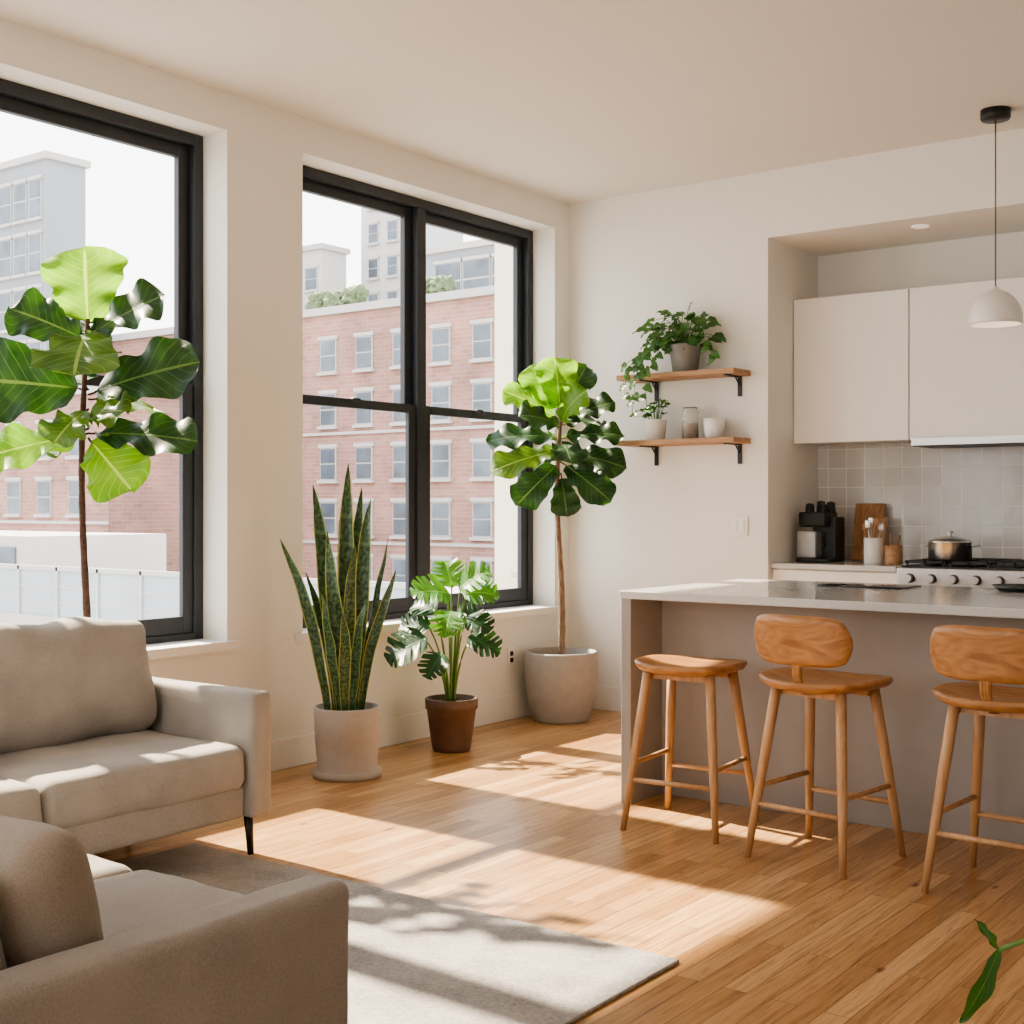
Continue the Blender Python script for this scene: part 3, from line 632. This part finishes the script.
# pothos on upper shelf
e=empty('potted_pothos',(-3.86,YB-0.12,2.101))
pot(e,[(0.07,0),(0.075,0.003),(0.098,0.16),(0.10,0.165),(0.092,0.165),(0.088,0.13),(0,0.13)],M_potd,0.087,0.145,32)
m=MB(); l=MB(); RR=random.Random(3)
def hl(p,d,n_,L):
    k0=len(l.v); l.leaf(p,d,n_,L,L*0.8,heart,0,curl=RR.uniform(0.3,0.9),fold=0.2,wave=0.004,nu=8,nv=4,skew=-0.1)
    for q in l.v[k0:]: q.y=min(q.y,0.105)
for i in range(64):
    a=RR.uniform(0,6.283); rad=RR.uniform(0.05,0.25); z=0.17+RR.uniform(0.0,0.22)*(1.1-rad*2)
    x=math.cos(a)*rad-0.03; y=max(-0.2,min(0.03,math.sin(a)*rad*0.6))
    tip=V((x,y,z)); m.tube(bez(V((x*0.15,y*0.15,0.14)),V((x*0.4,y*0.4,z+0.05)),tip,5),0.002,5)
    d=V((x,min(y-0.05,-0.02),RR.uniform(-0.08,0.06))); hl(tip,d,V((0,-0.6,0.8)),RR.uniform(0.06,0.10))
def vine(pts,n):
    P=[]
    for a,b_ in zip(pts,pts[1:]):
        for k in range(6): P.append(V(a).lerp(V(b_),k/6))
    P.append(V(pts[-1])); m.tube(P,0.0022,5)
    for i in range(n):
        t=(i+0.6)/n; p=P[min(int(t*len(P)),len(P)-1)]
        s_=1 if i%2 else -1; d=V((s_*RR.uniform(0.5,1),RR.uniform(-0.7,-0.2),RR.uniform(-0.9,-0.1)))
        hl(p,d,V((0,-0.9,0.5)),RR.uniform(0.05,0.085))
vine([(-0.02,-0.03,0.15),(-0.12,-0.09,0.21),(-0.2,-0.14,0.1),(-0.2,-0.235,-0.02),(-0.22,-0.245,-0.25)],16)
vine([(-0.02,-0.03,0.15),(-0.1,-0.1,0.2),(-0.13,-0.14,0.06),(-0.14,-0.235,-0.02),(-0.12,-0.245,-0.22)],14)
vine([(-0.03,0,0.15),(-0.18,-0.02,0.22),(-0.29,-0.05,0.1),(-0.32,-0.08,0.04)],9)
vine([(-0.02,-0.05,0.15),(-0.16,-0.14,0.15),(-0.26,-0.245,0.05),(-0.27,-0.25,-0.14)],10)
vine([(0.02,-0.03,0.15),(0.12,-0.08,0.22),(0.2,-0.1,0.14),(0.26,-0.12,0.06)],9)
m.obj('stems',M_stem,e); l.obj('leaves',M_po,e)
e=empty('small_potted_herb',(-4.07,YB-0.11,1.701))
pot(e,[(0.05,0),(0.055,0.003),(0.07,0.12),(0.072,0.125),(0.065,0.125),(0.062,0.1),(0,0.1)],M_white,0.061,0.11,28)
m=MB(); l=MB()
for i in range(18):
    a=RR.uniform(0,6.283); rad=RR.uniform(0.02,0.085); x,y=math.cos(a)*rad,math.sin(a)*rad*0.8; z=0.13+RR.uniform(0.01,0.11)
    m.tube([V((x*0.3,y*0.3,0.10)),V((x,y,z))],0.0018,5); hl(V((x,y,z)),V((x,y-0.03,0.02)),V((0,-0.7,0.7)),RR.uniform(0.04,0.06))
m.obj('stems',M_stem,e); l.obj('leaves',M_po,e)
mg,nt,b=newmat('clear_jar'); b.inputs['Transmission Weight'].default_value=0.9; b.inputs['Roughness'].default_value=0.05; b.inputs['Base Color'].default_value=(0.95,0.95,0.93,1)
e=empty('storage_jar',(-3.83,YB-0.11,1.701))
m=MB(); m.lathe([(0.045,0),(0.05,0.004),(0.05,0.165),(0.044,0.175),(0.044,0.19),(0.041,0.19),(0.041,0.172),(0.046,0.162),(0.046,0.006),(0,0.006)],n=28); m.obj('jar',mg,e)
m=MB(); m.lathe([(0.044,0.008),(0.044,0.09),(0,0.095)],n=24); m.obj('oats',plain('oats',(0.6,0.42,0.27),0.9,nscale=120,bump=0.6,var=0.2),e)
e=empty('ceramic_cup',(-3.67,YB-0.11,1.701)); m=MB(); m.lathe([(0.045,0),(0.05,0.003),(0.062,0.06),(0.064,0.115),(0.058,0.115),(0.055,0.06),(0.04,0.012),(0,0.01)],n=32); m.obj('cup',M_white,e)

# ---------------------------------------------------------------- sofas
def sofa(name,loc,rot,W_,D,arm,armh,seatz,backz,ncush,seatfwd,mat,rear=0.0,bt=0.085):
    e=empty(name,loc,rot); hw=W_/2; lb=0.145
    m=MB()
    m.rbox((0,-D/2-0.01,(lb+seatz-0.14)/2),(hw-arm+0.005,D/2-0.03,(seatz-0.14-lb)/2),0.02,0,6)
    for sx in (-1,1): m.rbox((sx*(hw-arm/2),-D/2,(lb+armh)/2),(arm/2,D/2,(armh-lb)/2),0.024,0,12,puff=(0.003,0,0),wr=0.004,seed=sx)
    m.rbox((0,-D+0.06,(lb+backz-0.1)/2),(hw-arm+0.005,0.06,(backz-0.1-lb)/2),0.03,0,8)
    o=m.obj('frame',mat,e); weld(o)
    iw=(W_-2*arm)/ncush; m=MB()
    for i in range(ncush):
        x=-hw+arm+iw*(i+0.5)
        m.rbox((x,(-D+0.14+seatfwd)/2,seatz-0.075),(iw/2-0.003,(D-0.14+seatfwd)/2,0.078),0.04,0,16,puff=(0,0.006,0.018),wr=0.009,seed=i*3+1)
    o=m.obj('seat_cushions',mat,e); weld(o)
    m=MB()
    for i in range(ncush):
        x=-hw+arm+iw*(i+0.5); hh=(backz-seatz)/2+0.01
        m.rbox((x,-D+0.245,seatz+hh+0.01),(iw/2-0.012,bt,hh),0.055,0,16,puff=(0.0,0.048,0.014),M=Matrix.Rotation(math.radians(13),4,'X'),wr=0.022,seed=i*5+2)
    o=m.obj('back_cushions',mat,e); weld(o)
    m=MB()
    for sx in (-1,1):
        for y in (-0.07,-D+0.07):
            x=sx*(hw-0.06); m.tube([(x+sx*0.008,y+ (0.006 if y>-0.2 else -0.006),0.0 if y>-0.2 else rear),(x,y,lb+0.01)],[0.012,0.018],12)
    m.obj('legs',M_leg,e)
    return e
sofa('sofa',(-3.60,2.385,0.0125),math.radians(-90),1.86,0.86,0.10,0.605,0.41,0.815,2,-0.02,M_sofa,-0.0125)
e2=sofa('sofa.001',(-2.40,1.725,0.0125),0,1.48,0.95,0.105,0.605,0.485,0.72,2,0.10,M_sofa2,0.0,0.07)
m=MB(); m.rbox((0,0,0),(0.22,0.06,0.150),0.05,0,12,puff=(0,0.045,0),M=Matrix.Rotation(math.radians(16),4,'X'),wr=0.014,seed=9)
o=m.obj('throw_pillow',fabric('pillow_linen',(0.31,0.26,0.21))); o.location=(-2.0,1.22,0.632); weld(o)

m=MB(); m.rbox((0,0,0),(1.06,1.77,0.006),0.005,0,4); m.obj('area_rug',M_rug,loc=(-2.90,1.47,0.0062))

# foreground plant (mostly out of frame)
e=empty('potted_ficus',(-0.222,1.298,0))
pot(e,[(0.12,0),(0.125,0.0),(0.16,0.32),(0.15,0.32),(0.145,0.26),(0,0.26)],M_potg,0.145,0.29)
m=MB(); l=MB()
def stem(r,c,z,cr,cz,lv):
    P=bez(V((0,0,0.28)),RV*cr+UP*cz,RV*r+CV*c+UP*z,12); m.tube(P,[0.005]*6+[0.0034]*4+[0.0024]*3,8)
    for k,dr,du,L in lv:
        l.leaf(P[k],dirv(dr,0.25,du),dirv(0.3,0.9,0.3),L,L*0.26,lance,0,curl=0.5,fold=0.2,wave=0.002,nu=12,nv=6)
stem(-0.165,0.0,0.900,0.02,1.00,[(12,-0.5,0.85,0.035),(12,-0.42,-0.9,0.075),(11,0.2,-0.9,0.05),(9,-0.4,0.7,0.05),(7,0.6,0.4,0.09),(6,-0.5,-0.6,0.09)])
stem(-0.10,0.03,0.80,-0.02,0.84,[(12,-0.5,-0.6,0.09),(10,0.3,-0.9,0.08),(8,-0.5,0.6,0.07),(6,0.7,0.2,0.09)])
stem(0.08,0.1,0.92,0.0,0.9,[(12,0.3,0.8,0.09),(11,-0.3,0.6,0.09),(10,0.7,-0.2,0.09),(8,-0.6,0.2,0.06),(7,0.6,0.3,0.09)])
stem(0.13,-0.08,0.78,0.0,0.8,[(12,0.6,0.3,0.09),(10,-0.3,0.6,0.07),(9,0.7,-0.3,0.09),(7,0.2,-0.7,0.09)])
m.obj('stems',M_stem,e); l.obj('leaves',leaf_mat('ficus_leaf',(0.02,0.07,0.016),(0.05,0.14,0.03),(0.09,0.18,0.05),0.3,5),e)

# ---------------------------------------------------------------- outside
def building(name,x0,x1,y0,y1,z0,z1,mat,fh=3.1,ww=1.5,wh=1.9,sp=3.4,east=False,parapet=True,tm=None):
    m=MB(); m.box(x0,x1,y0,y1,z0,z1,0)
    if parapet: m.box(x0-0.25,x1+0.25,y0-0.25,y1+0.25,z1,z1+0.45,2)
    nz=int((z1-z0)/fh)
    for k in range(nz):
        z=z1-0.8-(k+1)*fh+0.7
        x=x0+1.0
        while x+ww<x1-0.4:
            m.box(x-0.07,x+ww+0.07,y0-0.10,y0-0.001,z-0.07,z+wh+0.07,2); m.box(x,x+ww,y0-0.13,y0-0.10,z,z+wh*0.48,1); m.box(x,x+ww,y0-0.13,y0-0.10,z+wh*0.53,z+wh,1)
            m.box(x-0.2,x+ww+0.2,y0-0.25,y0,z-0.26,z-0.08,2); m.box(x-0.2,x+ww+0.2,y0-0.16,y0,z+wh+0.08,z+wh+0.3,2); x+=sp
        if east:
            y=y0+1.2
            while y+ww<y1-0.6:
                m.box(x1+0.001,x1+0.10,y-0.12,y+ww+0.12,z-0.12,z+wh+0.12,2); m.box(x1+0.10,x1+0.13,y,y+ww,z,z+wh,1); y+=sp
        if mat is M_brick and k%2==1: m.box(x0-0.05,x1+0.05,y0-0.12,y0,z-0.62,z-0.45,2)
    m.obj(name,[mat,M_bwin,M_bwhite])
G=-14
building('brick_apartment_building',-100,-42,55,70,G,12.6,M_brick,3.2,1.15,1.75,2.9,east=True)
building('brick_row_building',-112,-61,44,49,G,7.6,M_brick,3.3,1.2,1.8,3.1)
building('grey_office_building',-112,-76,50,53,G,24.2,M_bgrey,3.6,1.2,2.4,1.75)
building('concrete_tower',-78,-71.5,82,88,G,30,M_btower,3.0,1.0,1.5,2.2)
building('pale_tower',-92,-78.8,78,81,G,23,M_btower,3.2,1.3,1.7,2.6)
building('glass_front_building',-62,-48,72,77,G,19.6,M_bgrey,3.4,2.3,2.6,2.6)
building('cream_building',-23.2,-8,30,40,G,9.2,M_cream,3.2,1.3,1.9,6.5)
m=MB(); m.box(-60,-17,20,40,G,-1.9)
m.box(-60,-17,20,20.3,-1.9,-1.6)
m.box(-60,-17,20.0,20.12,-0.40,-0.28); m.box(-60,-17,20.04,20.08,-0.85,-0.80); m.box(-60,-17,20.04,20.08,-1.25,-1.20)
for i in range(24): x=-58+i*1.75; m.box(x,x+0.09,20.0,20.13,-1.6,-0.3)
m.box(-60,-17,20.05,20.06,-1.6,-0.4,1)
m.box(-57,-42,27,33,-1.9,0.2,0); 
for i in range(7): m.box(-56.4+i*2,-54.9+i*2,26.93,27,-1.3,-0.2,2)
gm=plain('balustrade_glass',(0.30,0.34,0.36),0.15,nscale=0.6,var=0.1)
m.obj('roof_terrace_building',[M_bwhite,gm,M_bwin])
m=MB(); RR=random.Random(11)
for x in (-57.5,-56,-54.6,-49,-47.8): m.rbox((x,56.9,13.75+RR.uniform(0,0.2)),(0.7,0.6,0.5),0.4,0,3,wr=0.4,seed=int(-x))
m.obj('rooftop_hedge',plain('hedge_green',(0.14,0.18,0.10),0.9,nscale=3,var=0.3))
m=MB(); m.box(-160,60,-60,160,G-0.3,G); m.obj('street_ground',M_street)

# ---------------------------------------------------------------- light
w=bpy.data.worlds.new('sky'); scene.world=w; w.use_nodes=True
bg=w.node_tree.nodes['Background']; 
tc=w.node_tree.nodes.new('ShaderNodeTexCoord'); sp=w.node_tree.nodes.new('ShaderNodeSeparateXYZ'); cr=w.node_tree.nodes.new('ShaderNodeValToRGB')
w.node_tree.links.new(tc.outputs['Generated'],sp.inputs[0]); w.node_tree.links.new(sp.outputs['Z'],cr.inputs[0])
cr.color_ramp.elements[0].position=0.0; cr.color_ramp.elements[0].color=(1,0.975,0.94,1); cr.color_ramp.elements[1].position=0.7; cr.color_ramp.elements[1].color=(0.86,0.92,1,1)
w.node_tree.links.new(cr.outputs[0],bg.inputs['Color']); bg.inputs['Strength'].default_value=4.5
s=bpy.data.lights.new('sun','SUN'); s.energy=23; s.angle=math.radians(1.2); s.color=(1,0.86,0.68)
so=bpy.data.objects.new('sun',s); scene.collection.objects.link(so)
d=V((1.07,-0.03,-1.0)).normalized(); so.rotation_euler=d.to_track_quat('-Z','Y').to_euler()
for i,(a,b_) in enumerate(wins):
    l=bpy.data.lights.new('window_portal_%d'%i,'AREA'); l.shape='RECTANGLE'; l.size=WZ1-WZ0; l.size_y=b_-a; l.cycles.is_portal=True
    o=bpy.data.objects.new('window_portal_%d'%i,l); scene.collection.objects.link(o); o.location=(XL-0.31,(a+b_)/2,(WZ0+WZ1)/2); o.rotation_euler=(0,-math.pi/2,0)
l=bpy.data.lights.new('window_portal_3','AREA'); l.shape='RECTANGLE'; l.size=FX1-FX0; l.size_y=2.4; l.cycles.is_portal=True  # portal for the added fill window
o=bpy.data.objects.new('window_portal_3',l); scene.collection.objects.link(o); o.location=((FX0+FX1)/2,YF-0.21,1.82); o.rotation_euler=(math.pi/2,0,0)

# ---------------------------------------------------------------- camera
c=bpy.data.cameras.new('camera'); c.sensor_width=36; c.lens=36*1300/1024; c.shift_y=-6/1024; c.clip_end=500
co=bpy.data.objects.new('camera',c); scene.collection.objects.link(co); co.location=(0,0,1.3); co.rotation_euler=(math.radians(90),0,math.radians(36.95)); scene.camera=co
try:
    scene.view_settings.view_transform='AgX'; scene.view_settings.look='AgX - Medium High Contrast'; scene.view_settings.exposure=0.12
except Exception as ex: print(ex)
